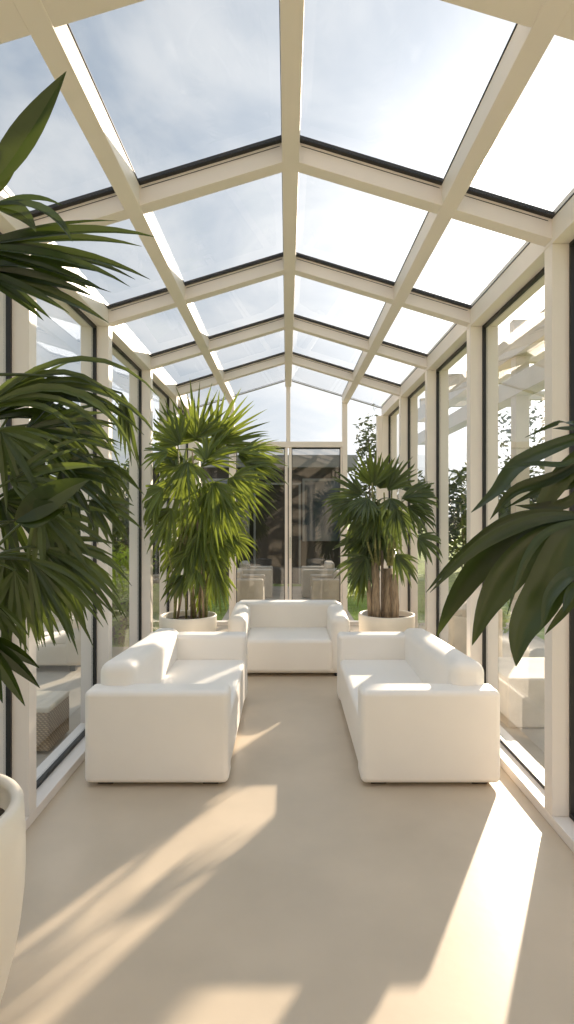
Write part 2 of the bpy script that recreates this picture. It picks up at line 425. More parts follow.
def side_sofa(s, x_in, x_out, y0, y1, label):
    t = thing('sofa', label, 'sofa', ((x_in + x_out) / 2, (y0 + y1) / 2, 0), 'white sofas around the glasshouse')
    def X(a, b): return (a, b) if a < b else (b, a)
    AT = 0.185; BT = 0.22; Z0 = 0.02
    xi = x_in + s * 0.012
    a, b = X(xi, x_out - s * 0.02)
    rounded('base', t, *X(xi + s * 0.02, x_out - s * 0.02), y0 + 0.05, y1 - 0.05, Z0, 0.30, 0.03)
    a, b = X(xi - s * 0.006, x_out - s * BT * 0.85)
    rounded('seat_cushion', t, a, b, y0 + AT - 0.01, y1 - AT + 0.01, Z0 + 0.012, 0.375, 0.04)
    a, b = X(x_in, x_out)
    rounded('armrest', t, a, b, y0, y0 + AT, Z0, 0.56, 0.034)
    rounded('armrest', t, a, b, y1 - AT, y1, Z0, 0.572, 0.034)
    a, b = X(x_out - s * (BT + 0.045), x_out - s * 0.045)
    rounded('backrest', t, a, b, y0 + 0.11, y1 - 0.02, 0.20, 0.70, 0.075, z1far=0.61)
    for fx in (x_in + s * 0.11, x_out - s * 0.11):
        for fy in (y0 + 0.1, y1 - 0.1):
            f = MB(); f.box(fx - 0.045, fx + 0.045, fy - 0.045, fy + 0.045, 0, 0.04); obj('foot', f, 'black', t)
    return t

side_sofa(-1, -0.340, -1.180, 3.42, 5.10, 'white upholstered two-seat sofa along the left glass wall')
side_sofa(1, 0.430, 1.245, 3.42, 5.10, 'white upholstered two-seat sofa along the right glass wall, its near side in shade')

def end_sofa():
    x0, x1, y0, y1 = -0.578, 0.612, 5.70, 6.56
    t = thing('sofa', 'white upholstered two-seat sofa facing the camera in front of the glass doors', 'sofa', ((x0 + x1) / 2, (y0 + y1) / 2, 0), 'white sofas around the glasshouse')
    AT = 0.185; Z0 = 0.03
    rounded('base', t, x0 + 0.02, x1 - 0.02, y0 + 0.03, y1 - 0.03, Z0, 0.30, 0.03)
    rounded('seat_cushion', t, x0 + AT - 0.01, x1 - AT + 0.01, y0 + 0.004, y1 - 0.2, Z0 + 0.012, 0.365, 0.04)
    for a, b in ((x0, x0 + AT), (x1 - AT, x1)):
        mb = MB()
        mb.hexa([(a, y0, Z0), (b, y0, Z0), (b, y1, Z0), (a, y1, Z0), (a, y0, 0.585), (b, y0, 0.585), (b, y1, 0.62), (a, y1, 0.62)])
        obj('armrest', mb, 'sofa', t, bevel=0.07, seg=6)
    rounded('backrest', t, x0 + 0.04, x1 - 0.04, y1 - 0.24, y1 - 0.01, 0.20, 0.632, 0.05)
    for fx in (x0 + 0.1, x1 - 0.1):
        for fy in (y0 + 0.1, y1 - 0.1):
            f = MB(); f.box(fx - 0.045, fx + 0.045, fy - 0.045, fy + 0.045, 0, 0.04); obj('foot', f, 'black', t)
end_sofa()

# ------------------------------------------------------------------ potted palms
def make_pot(t, c, rim_r, h, base_r, wall=0.03, bulge=0.0, soil_drop=0.06):
    prof = [(0.0, 0.0), (base_r - 0.02, 0.0), (base_r, 0.015)]
    for i in range(1, 9):
        u = i / 9
        prof.append((base_r + (rim_r - base_r) * math.sin(u * math.pi / 2) ** (1 - 0.3 * bulge) + bulge * 0.02 * math.sin(u * math.pi), 0.015 + (h - 0.03) * u))
    prof += [(rim_r, h - 0.012), (rim_r - 0.006, h - 0.002), (rim_r - wall * 0.5, h), (rim_r - wall + 0.004, h - 0.004), (rim_r - wall, h - 0.02), (rim_r - wall - 0.01, h - soil_drop - 0.04), (0.0, h - soil_drop - 0.05)]
    m = MB(); m.lathe(c, prof, 64)
    p = obj('pot', m, 'pot', t, smooth=True)
    sm = MB(); r = rim_r - wall - 0.004
    vs = [Vector(c) + Vector((0, 0, h - soil_drop + 0.012))]; fs = []
    n = 40
    for j, q in enumerate((0.33, 0.66, 1.0)):
        for k in range(n):
            a = 2 * math.pi * k / n
            vs.append(Vector(c) + Vector((r * q * math.cos(a), r * q * math.sin(a), h - soil_drop + (0.01 - 0.01 * q) + random.uniform(-0.006, 0.006))))
    for k in range(n): fs.append((0, 1 + k, 1 + (k + 1) % n))
    for j in range(2):
        for k in range(n):
            k2 = (k + 1) % n; fs.append((1 + j * n + k, 1 + (j + 1) * n + k, 1 + (j + 1) * n + k2, 1 + j * n + k2))
    sm.add(vs, fs); obj('soil', sm, 'soil', p, smooth=True)
    return p

def fan_mb(hub, axis, nrm, n, spread, length, width, droop, jitter=0.12, rng=random, stem_from=None, stem_r=0.004):
    """a palm leaf: blades spreading from one hub, on its stalk"""
    m = MB(); hub = Vector(hub); axis = Vector(axis).normalized(); nrm = Vector(nrm)
    nrm = (nrm - axis * nrm.dot(axis)).normalized()
    for i in range(n):
        a = (i / (n - 1) - 0.5) * spread if n > 1 else 0
        a += rng.uniform(-0.05, 0.05)
        d = Matrix.Rotation(a, 3, nrm) @ axis
        d = (d + nrm * rng.uniform(-jitter, jitter) - nrm * 0.10 * abs(a)).normalized()
        L = length * (1 - 0.30 * (abs(a) / (spread / 2 + 1e-6)) ** 2) * rng.uniform(0.85, 1.08)
        m.blade(hub, d, nrm + Vector((rng.uniform(-.25, .25), rng.uniform(-.25, .25), rng.uniform(-.25, .25))), L, width * rng.uniform(0.8, 1.15), droop * rng.uniform(0.7, 1.4))
    if stem_from is not None:
        s = Vector(stem_from); mid = s.lerp(hub, 0.55) + Vector((0, 0, 0.12 * (hub - s).length))
        pts = []
        for i in range(7):
            u = i / 6; pts.append(s * (1 - u) ** 2 + mid * 2 * u * (1 - u) + hub * u * u)
        m.tube(pts, [stem_r * (1.2 - 0.4 * i / 6) for i in range(7)], 6)
    return m

def px_dir(ang, away=0.0):
    a = R(ang); v = Vector((math.cos(a), away, math.sin(a))); return v.normalized()

def palm(t, c, d0, canes, fans, leafs, wpx, cane_r, rng):
    """canes: list of polylines; fans: (hub px, hub py, depth offset, angle, away, length px, blades, spread deg, droop, facing)"""
    tops = []
    for pts, r0, r1, mm in canes:
        m = MB(); n = len(pts)
        rr = [r0 + (r1 - r0) * i / (n - 1) for i in range(n)]
        m.tube(pts, rr, 10); obj('stem', m, mm, t, smooth=True)
        tops += [Vector(p) for p in pts[1:]]
    for f in fans:
        hx, hy, dd, ang, away, lp, nb, sp, dr, fc = f[:10]
        mm = f[10] if len(f) > 10 else leafs[0]
        w = f[11] * (0.52 if nb > 6 else 0.8) if len(f) > 11 else wpx
        d = d0 + dd
        hub = at(hx, hy, d)
        ax = px_dir(ang, away)
        up = Vector((0, 0, 1)); toward = Vector((0, -1, 0.15))
        nrm = toward * fc + (up if abs(ax.z) < 0.9 else Vector((0.5, -0.5, 0.2))) * (1 - fc)
        cand = [p for p in tops if p.z < hub.z + 0.05] or tops
        st = min(cand, key=lambda p: (p - hub).length)
        m = fan_mb(hub, ax, nrm, nb, R(sp), lp * d / F, w * d / F, dr, rng=rng, stem_from=st, stem_r=cane_r)
        lim = HW - 0.03                                     # leaves press against the glass wall, never through it
        m.v = [(min(max(v[0], XC - lim + 0.01 * math.sin(v[2] * 40)), XC + lim - 0.01 * math.sin(v[2] * 40)), min(v[1], END - 0.08), max(v[2], 0.02)) for v in m.v]
        obj('frond', m, mm, t)

rng = random.Random(11)
# --- palm between the left sofa and the end sofa
D = 5.76
c = Vector((-0.965, D, 0))
t = thing('potted_palm', 'tall bushy fan palm in a white pot behind the left sofa, its leaves sunlit', 'potted plant', c, 'potted palms')
make_pot(t, c, 0.278, 0.60, 0.22)
canes = []
for i in range(13):
    a = rng.uniform(0, 6.28); r = rng.uniform(0.03, 0.19)
    b = c + Vector((r * math.cos(a), r * math.sin(a), 0.53))
    top = b + Vector((rng.uniform(-0.10, 0.22), rng.uniform(-0.15, 0.15), rng.uniform(0.7, 1.75)))
    mid = b.lerp(top, 0.5) + Vector((rng.uniform(-.05, .05), rng.uniform(-.05, .05), 0))
    canes.append(([b, b.lerp(mid, .5), mid, mid.lerp(top, .5), top], rng.uniform(0.010, 0.016), 0.007, 'cane' if i % 3 else 'fibre'))
fans = [
    (196, 438, 0, 94, 0, 56, 17, 150, .06, .95), (214, 442, .1, 52, .1, 62, 15, 100, .15, .85), (180, 444, -.1, 128, 0, 52, 14, 110, .15, .85),
    (196, 440, .2, 90, .3, 46, 14, 200, .3, .6), (168, 452, -.4, 172, -.3, 38, 12, 120, .6, .5), (238, 456, 0, 12, -.1, 52, 15, 110, .55, .6),
    (226, 445, .15, 35, .3, 48, 12, 110, .4, .6), (228, 478, -.1, -28, -.2, 60, 15, 110, .6, .7), (163, 488, -.45, 205, -.3, 42, 12, 120, .6, .6),
    (186, 474, -.2, 245, -.4, 62, 14, 110, .5, .8), (172, 508, -.45, 228, -.2, 56, 13, 110, .6, .7), (206, 492, -.2, 275, -.4, 66, 14, 110, .5, .8),
    (230, 536, 0, -32, 0, 34, 11, 110, .8, .7), (194, 548, -.1, 235, -.2, 50, 12, 90, .6, .8), (214, 566, -.1, 288, -.1, 48, 10, 70, .5, .8),
    (200, 528, -.15, 290, -.3, 60, 13, 100, .5, .8), (182, 540, .1, 250, .2, 55, 12, 110, .5, .7), (216, 512, .2, -60, .2, 60, 13, 110, .6, .7),
    (160, 470, .2, 230, .3, 50, 12, 110, .6, .7), (206, 462, .3, 60, .5, 46, 12, 150, .5, .5), (188, 462, -.3, 265, -.8, 48, 13, 150, .7, .5),
    (222, 500, -.25, -50, -.5, 48, 12, 120, .7, .6), (170, 525, -.2, 215, -.4, 40, 10, 110, .8, .6), (184, 575, -.15, 225, -.3, 34, 9, 90, .7, .7),
    (206, 585, .1, 260, .2, 34, 9, 90, .6, .7), (244, 462, -.15, -8, -.1, 50, 12, 70, .6, .6), (238, 452, -.05, 14, 0, 50, 11, 80, .7, .5), (205, 545, .2, 270, .5, 50, 11, 120, .5, .7),
    (156, 500, -.5, 225, .0, 36, 10, 100, .7, .7), (196, 505, .05, 255, -.1, 58, 13, 130, .5, .9), (215, 530, -.05, 282, -.1, 50, 12, 110, .5, .9),
]
for _ in range(26):
    hy = rng.uniform(450, 575); hx = rng.gauss(199, 17 if hy < 510 else 9); a = 270 + (hx - 200) * 2.2 + rng.uniform(-35, 35)
    if hy < 480: a = 90 - (hx - 200) * 2.5 + rng.uniform(-40, 40)
    fans.append((hx, hy, rng.uniform(-.35, .3), a, rng.uniform(-.6, .4), rng.uniform(34, 54) * (1 if hy < 510 else .7), rng.randint(8, 12), rng.uniform(80, 140), rng.uniform(.4, .8), rng.uniform(.4, .9)))
palm(t, c, D, canes, fans, ['leaf'], 3.1, 0.0045, rng)

# --- palm between the right sofa and the end sofa
D = 6.0
c = Vector((1.012, D, 0))
t = thing('potted_palm', 'shorter fan palm with thick fibrous trunks in a white pot behind the right sofa', 'potted plant', c, 'potted palms')
make_pot(t, c, 0.284, 0.57, 0.22)
canes = []
for x0, x1, y1, r0, r1, mm in ((377, 375, 562, .048, .036, 'fibre'), (387, 388, 568, .056, .046, 'fibre'), (394, 395, 574, .045, .038, 'fibre'), (383, 382, 550, .018, .012, 'bark'), (371, 368, 580, .03, .02, 'fibre')):
    b = at(x0, 616, D + rng.uniform(-.05, .05)); b.z = 0.50; e = at(x1, y1, D + rng.uniform(-.05, .05))
    canes.append(([b, b.lerp(e, .33) + Vector((rng.uniform(-.01, .01), 0, 0)), b.lerp(e, .66) + Vector((rng.uniform(-.01, .01), 0, 0)), e], r0, r1, mm))
for x0, x1, y1 in ((376, 372, 482), (378, 366, 495), (389, 392, 488), (390, 402, 502), (392, 396, 520), (374, 360, 515), (388, 384, 492), (380, 378, 500)):
    b = at(x0, 565, D); e = at(x1, y1, D + rng.uniform(-.12, .12))
    canes.append(([b, b.lerp(e, .33) + Vector((rng.uniform(-.015, .015), 0, 0)), b.lerp(e, .66), e], .014, .008, 'cane'))
fans = [
    (373, 486, 0, 93, 0, 42, 13, 105, .15, .95, 'leaf'), (380, 488, .1, 75, .2, 38, 11, 90, .2, .9, 'leaf'), (388, 490, 0, 55, 0, 42, 10, 70, .35, .8), (362, 494, 0, 150, 0, 40, 11, 90, .35, .8),
    (354, 500, -.1, 205, -.1, 36, 11, 100, .6, .7), (402, 498, -.7, 24, -.3, 50, 12, 80, .75, .6), (408, 506, -.75, -25, -.2, 46, 12, 90, .7, .7), (412, 500, -.5, 35, -.4, 40, 9, 70, .8, .6),
    (380, 504, -.2, 262, -.3, 50, 12, 110, .5, .9), (362, 508, 0, 238, 0, 46, 12, 100, .5, .8), (396, 508, -.4, 285, -.1, 48, 12, 100, .5, .8),
    (418, 538, -.95, -12, -.3, 36, 12, 140, .9, .7), (366, 556, -.1, 225, -.1, 40, 11, 110, .6, .8), (396, 554, -.55, -48, -.2, 38, 11, 100, .7, .8),
    (358, 540, .1, 190, .1, 26, 9, 110, .6, .7), (344, 498, .1, 190, .1, 24, 8, 90, .5, .7), (385, 535, .1, 280, .2, 40, 9, 120, .5, .8),
    (372, 512, .2, 130, .5, 40, 11, 150, .5, .6), (405, 490, .2, 40, .4, 36, 10, 110, .6, .6), (364, 570, -.1, 250, -.1, 38, 8, 60, .4, .8, 'leaf'),
    (390, 498, -.25, -70, -.8, 36, 11, 140, .7, .5), (368, 498, -.25, 225, -.8, 36, 11, 140, .7, .5),
]
for _ in range(14):
    hx = rng.gauss(380, 11); hy = rng.uniform(488, 560); hx = min(hx, 377) if hy > 500 else hx; a = 270 + (hx - 382) * 3 + rng.uniform(-40, 40)
    fans.append((hx, hy, rng.uniform(-.05, .25), a, rng.uniform(-.6, .4), rng.uniform(30, 44), rng.randint(8, 11), rng.uniform(80, 130), rng.uniform(.4, .8), rng.uniform(.4, .9)))
palm(t, c, D, canes, fans, ['leaf_cool'], 3.0, 0.0045, rng)

# --- tall palm in the foreground at the left
c = Vector((-1.018, 1.6, 0))
t = thing('potted_palm', 'large dark-leaved palm in a tall tapered white pot at the left edge, nearest the camera', 'potted plant', c, 'potted palms')
make_pot(t, c, 0.278, 0.785, 0.12, 0.035, 1.0, 0.075)
canes = []
for hx, hy, dd in ((-45, 300, 1.85), (-40, 440, 1.95), (-15, 560, 1.9), (-30, 250, 1.9), (-60, 180, 1.75), (-20, 470, 2.2), (-25, 620, 1.8), (-35, 520, 2.05)):
    e = at(hx, hy, dd); b = c + Vector((rng.uniform(-.12, .12), rng.uniform(-.1, .12), 0.67))
    mid = b.lerp(e, .5) + Vector((0.02, 0, 0.05))
    canes.append(([b, b.lerp(mid, .5), mid, mid.lerp(e, .5), e], .014, .008, 'cane'))
fans = [
    # upper leaf with one blade standing up
    (-12, 188, -.1, 57, 0, 134, 1, 10, .04, .95, 'leaf_dark', 27), (-20, 200, -.05, 66, .1, 80, 2, 30, .2, .9, 'leaf_dark', 20),
    (-30, 246, 0, 10, .1, 178, 9, 50, .42, .8, 'leaf_dark', 19), (-30, 266, .1, -3, .1, 140, 9, 50, .3, .8, 'leaf_dark', 18), (-6, 205, -.1, 15, -.1, 95, 3, 50, 1.3, .7, 'leaf_dark', 16),
    # long arching blades
    (-20, 412, .1, 44, .1, 205, 9, 34, 1.9, .7, 'leaf_cool', 15), (-25, 424, .2, 38, .1, 185, 9, 36, 1.7, .7, 'leaf_dark', 14), (-10, 470, .3, 30, .2, 150, 9, 60, 1.4, .7, 'leaf_cool', 12),
    # middle mass
    (25, 430, .1, 5, .1, 95, 11, 120, .5, .8, 'leaf_dark', 13), (55, 425, .2, -20, .1, 75, 11, 150, .7, .8, 'leaf_cool', 12), (60, 470, .15, -15, -.1, 70, 11, 130, .7, .8, 'leaf_dark', 13),
    (10, 480, 0, 20, 0, 90, 9, 120, .6, .8, 'leaf_cool', 14), (122, 393, .3, -82, 0, 78, 7, 26, .2, .9, 'leaf_cool', 8), (90, 500, .3, -30, 0, 60, 10, 110, .7, .8, 'leaf_cool', 10),
    (40, 510, .1, -40, 0, 80, 11, 140, .7, .8, 'leaf_cool', 12), (15, 520, -.05, 35, -.1, 90, 3, 30, .3, .9, 'leaf_dark', 26), (0, 430, 0, -60, 0, 90, 10, 140, .6, .8, 'leaf_cool', 13),
    # hanging lower leaves
    (38, 546, .1, -14, 0, 112, 14, 80, 1.0, .7, 'leaf_cool', 11), (30, 560, 0, -45, 0, 105, 13, 80, .8, .8, 'leaf_cool', 11), (15, 570, 0, -85, 0, 90, 12, 90, .5, .9, 'leaf_cool', 12),
    (45, 555, .2, -25, .2, 95, 12, 90, 1.0, .7, 'leaf_cool', 10), (5, 550, .2, -70, .2, 100, 11, 100, .6, .8, 'leaf_cool', 12), (0, 500, .3, -20, .3, 100, 11, 120, .8, .8, 'leaf_dark', 13),
    (-22, 635, -.1, -50, 0, 90, 5, 60, .3, .9, 'leaf_dark', 16), (-10, 600, -.05, -80, 0, 75, 7, 90, .4, .9, 'leaf_cool', 12),
    (20, 400, .3, 60, .4, 70, 9, 140, .9, .6, 'leaf_cool', 11), (30, 590, .15, -60, .1, 60, 9, 90, .5, .9, 'leaf_cool', 9), (95, 455, .35, -60, 0, 70, 9, 80, .5, .8, 'leaf_cool', 9),
]
palm(t, c, 1.9, canes, fans, ['leaf_dark'], 13, 0.005, rng)

# --- palm in the foreground at the right, only its leaves reach into view
c = Vector((1.0, 1.02, 0))
t = thing('potted_palm', 'palm reaching in from the right edge with broad dark leaf blades over the right sofa', 'potted plant', c, 'potted palms')
make_pot(t, c, 0.26, 0.55, 0.20)
D2 = 1.5
hub1 = at(596, 520, D2); hub2 = at(610, 430, D2 + .05); hub3 = at(600, 570, D2)
for h in (hub1, hub2, hub3):
    m = MB(); b = c + Vector((rng.uniform(-.05, .05), rng.uniform(-.05, .05), 0.47))
    mid = b.lerp(h, .5) + Vector((0.04, -.02, .1))
    m.tube([b * (1 - u) ** 2 + mid * 2 * u * (1 - u) + h * u * u for u in [i / 8 for i in range(9)]], [.012 - .0006 * i for i in range(9)], 8)
    obj('stem', m, 'cane', t, smooth=True)
def path_blade(pts, width_px, d0, d1, tilt=0.0):
    """a single broad blade along a smooth path"""
    P = [at(x, y, d0 + (d1 - d0) * i / (len(pts) - 1)) for i, (x, y) in enumerate(pts)]
    m = MB(); n = 16; vs = []; fs = []
    def cr(u):
        u = u * (len(P) - 1); i = min(int(u), len(P) - 2); f = u - i
        p0 = P[max(i - 1, 0)]; p1 = P[i]; p2 = P[i + 1]; p3 = P[min(i + 2, len(P) - 1)]
        return 0.5 * ((2 * p1) + (p2 - p0) * f + (2 * p0 - 5 * p1 + 4 * p2 - p3) * f * f + (3 * p1 - p0 - 3 * p2 + p3) * f ** 3)
    for i in range(n + 1):
        u = i / n; p = cr(u); d = (cr(min(u + .02, 1)) - cr(max(u - .02, 0))).normalized()
        side = d.cross(Vector((tilt, -1, 0.25))).normalized(); nn = side.cross(d)
        w = max(0.48 * width_px * d0 / F * max(.14 if u < .5 else 0, math.sin(math.pi * min(u, 1) ** 0.95) ** 1.1 if u < .999 else 0), .0006)
        for q, dz in ((-1, 0), (-.5, -.10), (0, -.30), (.5, -.10), (1, 0)):
            vs.append(p + side * (w * q) + nn * (w * dz))
    for i in range(n):
        for k in range(4):
            a = i * 5 + k; fs.append((a, a + 1, a + 6, a + 5))
    m.add(vs, fs); return m
leafA = [([(596, 520), (569, 536), (545, 590), (522, 630), (516, 666)], 40), ([(596, 518), (545, 538), (512, 570), (488, 605), (472, 645)], 36), ([(596, 518), (540, 526), (490, 555), (455, 600), (437, 636)], 30),
         ([(596, 516), (540, 518), (480, 545), (430, 592)], 14), ([(596, 516), (545, 512), (500, 524), (455, 560), (426, 592)], 12), ([(596, 516), (540, 522), (500, 548), (470, 580), (441, 620)], 18), ([(596, 516), (550, 530), (525, 560), (507, 615)], 9)]
leafB = [([(610, 430), (574, 438), (520, 462), (496, 490), (471, 512)], 17), ([(610, 430), (574, 462), (548, 496), (530, 530)], 22), ([(610, 430), (572, 422), (556, 423), (525, 437)], 7), ([(610, 432), (575, 428), (553, 428)], 5),
         ([(610, 440), (560, 474), (515, 490), (490, 519)], 14), ([(610, 445), (575, 482), (540, 490), (505, 508)], 9), ([(610, 436), (570, 462), (535, 463), (500, 468)], 6), ([(610, 440), (575, 496), (545, 506), (515, 505)], 12)]
leafC = [([(600, 570), (572, 572), (550, 595), (542, 628)], 15), ([(600, 575), (574, 600), (558, 618), (545, 634)], 9), ([(600, 570), (580, 560), (562, 572), (550, 580)], 7), ([(600, 570), (572, 590), (563, 612)], 12), ([(600, 566), (578, 552), (560, 552), (552, 562)], 8)]
for lf, dz in ((leafA, 0), (leafB, .05), (leafC, -.03)):
    m = MB()
    for j, (p, w) in enumerate(lf):
        q = path_blade(p, w, D2 + dz, D2 + dz + 0.12 * ((j % 3) - 0.6), 0.25 * ((j % 4) - 1.5)); m.add(q.v, q.f)
    obj('frond', m, 'leaf_dark', t, smooth=True)

# ------------------------------------------------------------------ outside
def leaf_cloud(m, centre, rx, ry, rz, n, size, rng, flat=0.0):
    for _ in range(n):
        while True:
            v = Vector((rng.uniform(-1, 1), rng.uniform(-1, 1), rng.uniform(-1, 1)))
            l = v.length
            if 0.05 < l < 1: break
        if l < 0.55 and rng.random() < 0.6: v = v / l * rng.uniform(0.6, 1.0)
        k = 0.72 + 0.45 * noise.noise(Vector((v.x * 2.2 + centre[0], v.y * 2.2 + centre[1], v.z * 2.2)))
        p = Vector(centre) + Vector((v.x * rx, v.y * ry, v.z * rz)) * max(k, .35) * 1.15
        a = Vector((rng.uniform(-1, 1), rng.uniform(-1, 1), rng.uniform(-.7, .5))).normalized()
        b = a.cross(Vector((rng.uniform(-1, 1), rng.uniform(-1, 1), rng.uniform(-1, 1)))).normalized()
        s = size * rng.uniform(.6, 1.3)
        m.add([p - a * s, p + b * s * .42, p + a * s, p - b * s * .42], [(0, 1, 2, 3)])

def tree(name, label, cat, x, y, h, r, crown_z, n, size, lm, trunk=0.09, group=None, seed=0):
    q = random.Random(seed)
    t = thing(name, label, cat, (x, y, GROUND), group)
    m = MB(); tp = Vector((x, y, GROUND + crown_z))
    top = Vector((x + q.uniform(-.1, .1), y, GROUND + h * 0.86))
    m.tube([(x, y, GROUND), tp.lerp(Vector((x, y, GROUND)), .5) + Vector((.03, 0, 0)), tp, top], [trunk, trunk * .8, trunk * .6, trunk * .15], 8)
    for i in range(9):
        a = q.uniform(0, 6.28); z = q.uniform(.0, .7)
        s = tp.lerp(top, z); e = s + Vector((math.cos(a) * r * .7, math.sin(a) * r * .7, q.uniform(.1, .5) * (h - crown_z) * .5))
        m.tube([s, s.lerp(e, .5) + Vector((0, 0, .05)), e], [trunk * .3, trunk * .2, trunk * .06], 5)
    obj('trunk', m, 'bark', t, smooth=True)
    m = MB(); rz = (h - crown_z) / 2 + .1
    leaf_cloud(m, (x, y, GROUND + crown_z + rz), r, r, rz, n, size, q)
    obj('crown', m, lm, t)
    return t

def shrub(label, x, y, r, h, n, size, lm, group, seed, name='garden_shrub', cat='shrub'):
    q = random.Random(seed)
    t = thing(name, label, cat, (x, y, GROUND), group)
    m = MB()
    for i in range(5):
        a = q.uniform(0, 6.28); e = Vector((x + math.cos(a) * r * .5, y + math.sin(a) * r * .5, GROUND + h * .7))
        b = Vector((x + math.cos(a) * .05, y + math.sin(a) * .05, GROUND))
        m.tube([b, b.lerp(e, .5) + Vector((0, 0, .05)), e], [.03, .02, .006], 5)
    obj('stem', m, 'bark', t, smooth=True)
    m = MB(); leaf_cloud(m, (x, y, GROUND + h * .52), r, r, h * .5, n, size, q); obj('foliage', m, lm, t)

# left garden
for i, (x, y, h, lab) in enumerate(((-5.6, 14.6, 3.1, 'dark evergreen bush in the left garden, nearest the glasshouse of its row'), (-5.7, 17.8, 3.5, 'dark evergreen bush in the left garden, second of its row'),
                                    (-5.6, 21.0, 3.7, 'dark evergreen bush in the left garden, third of its row'), (-5.6, 24.5, 4.0, 'dark evergreen bush in the left garden, farthest of its row'))):
    shrub(lab, x, y, 1.45, h, 1900, .13, 'hedge', 'evergreen bushes in the left garden', 40 + i)
shrub('bright green low bush outside the left glass behind the left sofa', -2.2, 7.75, .42, .95, 1500, .05, 'shrub', None, 51)
shrub('bright green leafy bush outside the left glass near the potted palm', -2.55, 9.2, .5, 1.25, 1500, .055, 'shrub', None, 52)
shrub('tall mid-green shrub beyond the bright bush in the left garden', -3.1, 10.6, .75, 2.5, 1900, .07, 'treeleaf', None, 53)
shrub('dark green shrub outside the left end wall pane', -2.1, 12.0, .8, 1.9, 1800, .07, 'hedge', None, 54)
# right garden
for i, (x, y, r, h, lab) in enumerate(((5.7, 11.5, 1.2, 2.5, 'grey-green garden bush seen through the right glass, nearest of its row'), (5.6, 14.2, 1.4, 2.9, 'grey-green garden bush seen through the right glass, second of its row'),
                                    (5.2, 17.2, 1.5, 3.2, 'grey-green garden bush seen through the right glass, third of its row'), (4.2, 21.0, 1.4, 3.5, 'grey-green garden bush seen through the right glass, farthest of its row'))):
    shrub(lab, x, y, r, h, 1900, .12, 'treeleaf', 'bushes in the right garden', 60 + i)
tree('slender_tree', 'slender loose-leaved tree beyond the right end wall pane', 'tree', 2.25, 16.0, 4.3, .55, 1.6, 900, .075, 'treeleaf', .06, None, 71)
tree('garden_tree', 'sparse airy tree seen through the right glass above the bushes', 'tree', 7.9, 19.5, 5.6, 1.3, 2.4, 600, .10, 'treeleaf', .09, None, 72)
shrub('dark shrub low behind the potted palm beyond the right end wall pane', 1.75, 12.2, .75, 1.7, 1800, .07, 'hedge', None, 73)
shrub('small yellow-green bush outside the right glass behind the stone blocks', 2.55, 7.6, .35, .75, 900, .05, 'shrub', None, 74)

# grass blades close to the end wall and the left glass
m = MB(); q = random.Random(5)
for _ in range(5200):
    if q.random() < .6: x, y = q.uniform(-3, 3), q.uniform(END + .2, 12)
    else: x, y = q.uniform(-3.6, -1.7), q.uniform(7.45, 10)
    if abs(x) < 1.07 and y > END + .55: continue
    a = q.uniform(0, 6.28); h = q.uniform(.05, .13); w = .006
    dx, dy = math.cos(a) * w, math.sin(a) * w; lx, ly = q.uniform(-.04, .04), q.uniform(-.04, .04)
    m.add([(x - dx, y - dy, GROUND), (x + dx, y + dy, GROUND), (x + lx, y + ly, GROUND + h)], [(0, 1, 2)])
tag(obj('grass', m, 'grass'), 'bright green lawn grass just outside the end wall', 'grass', kind='stuff')

# dark house beyond the doors
h = thing('house', 'dark garden house with grey fascia seen through the glass doors', 'building', (-.6, 14.6, GROUND))
m = MB(); m.box(-3.3, 1.45, 14.2, 18, GROUND, 2.72); obj('wall', m, 'darkwall', h)
m = MB(); m.box(-3.5, 1.65, 13.95, 18.2, 2.66, 2.95); obj('fascia', m, 'fascia', h)
for x0, x1, z0, z1, mm, nm in ((-.75, .28, GROUND, 2.25, 'darkwood', 'doorway'), (.42, 1.25, .9, 2.35, 'houseglass', 'window'), (-1.9, -.95, .9, 2.35, 'houseglass', 'window')):
    f = MB(); f.box(x0, x1, 14.14, 14.2, z0, z1); fr = obj(nm, f, mm, h)
    f = MB(); t_ = .05
    f.box(x0 - t_, x0, 14.1, 14.2, z0, z1 + t_); f.box(x1, x1 + t_, 14.1, 14.2, z0, z1 + t_); f.box(x0, x1, 14.1, 14.2, z1, z1 + t_)
    obj('surround', f, 'fascia', fr)

# pale outdoor seats on the terrace
def terrace_seat(x0, x1, y0, y1, s, label):
    t = thing('terrace_armchair', label, 'armchair', ((x0 + x1) / 2, (y0 + y1) / 2, GROUND + .03), 'pale armchairs on the terrace')
    z = GROUND + .03
    rounded('seat', t, x0, x1, y0 + .12, y1 - .12, z, z + .36, .03, 'stone')
    rounded('armrest', t, x0, x1, y0, y0 + .14, z, z + .56, .03, 'stone'); rounded('armrest', t, x0, x1, y1 - .14, y1, z, z + .56, .03, 'stone')
    a, b = (x0, x0 + .18) if s < 0 else (x1 - .18, x1)
    rounded('backrest', t, a, b, y0 + .1, y1 - .1, z + .2, z + .68, .04, 'stone')
terrace_seat(-.98, -.40, 9.9, 10.75, -1, 'pale square armchair on the terrace, nearer one left of the door mullion')
terrace_seat(.42, 1.0, 9.9, 10.75, 1, 'pale square armchair on the terrace, nearer one right of the door mullion')
terrace_seat(-.95, -.30, 11.6, 12.4, -1, 'pale square armchair on the terrace, farther one left of the door mullion')
terrace_seat(.30, .95, 11.6, 12.4, 1, 'pale square armchair on the terrace, farther one right of the door mullion')

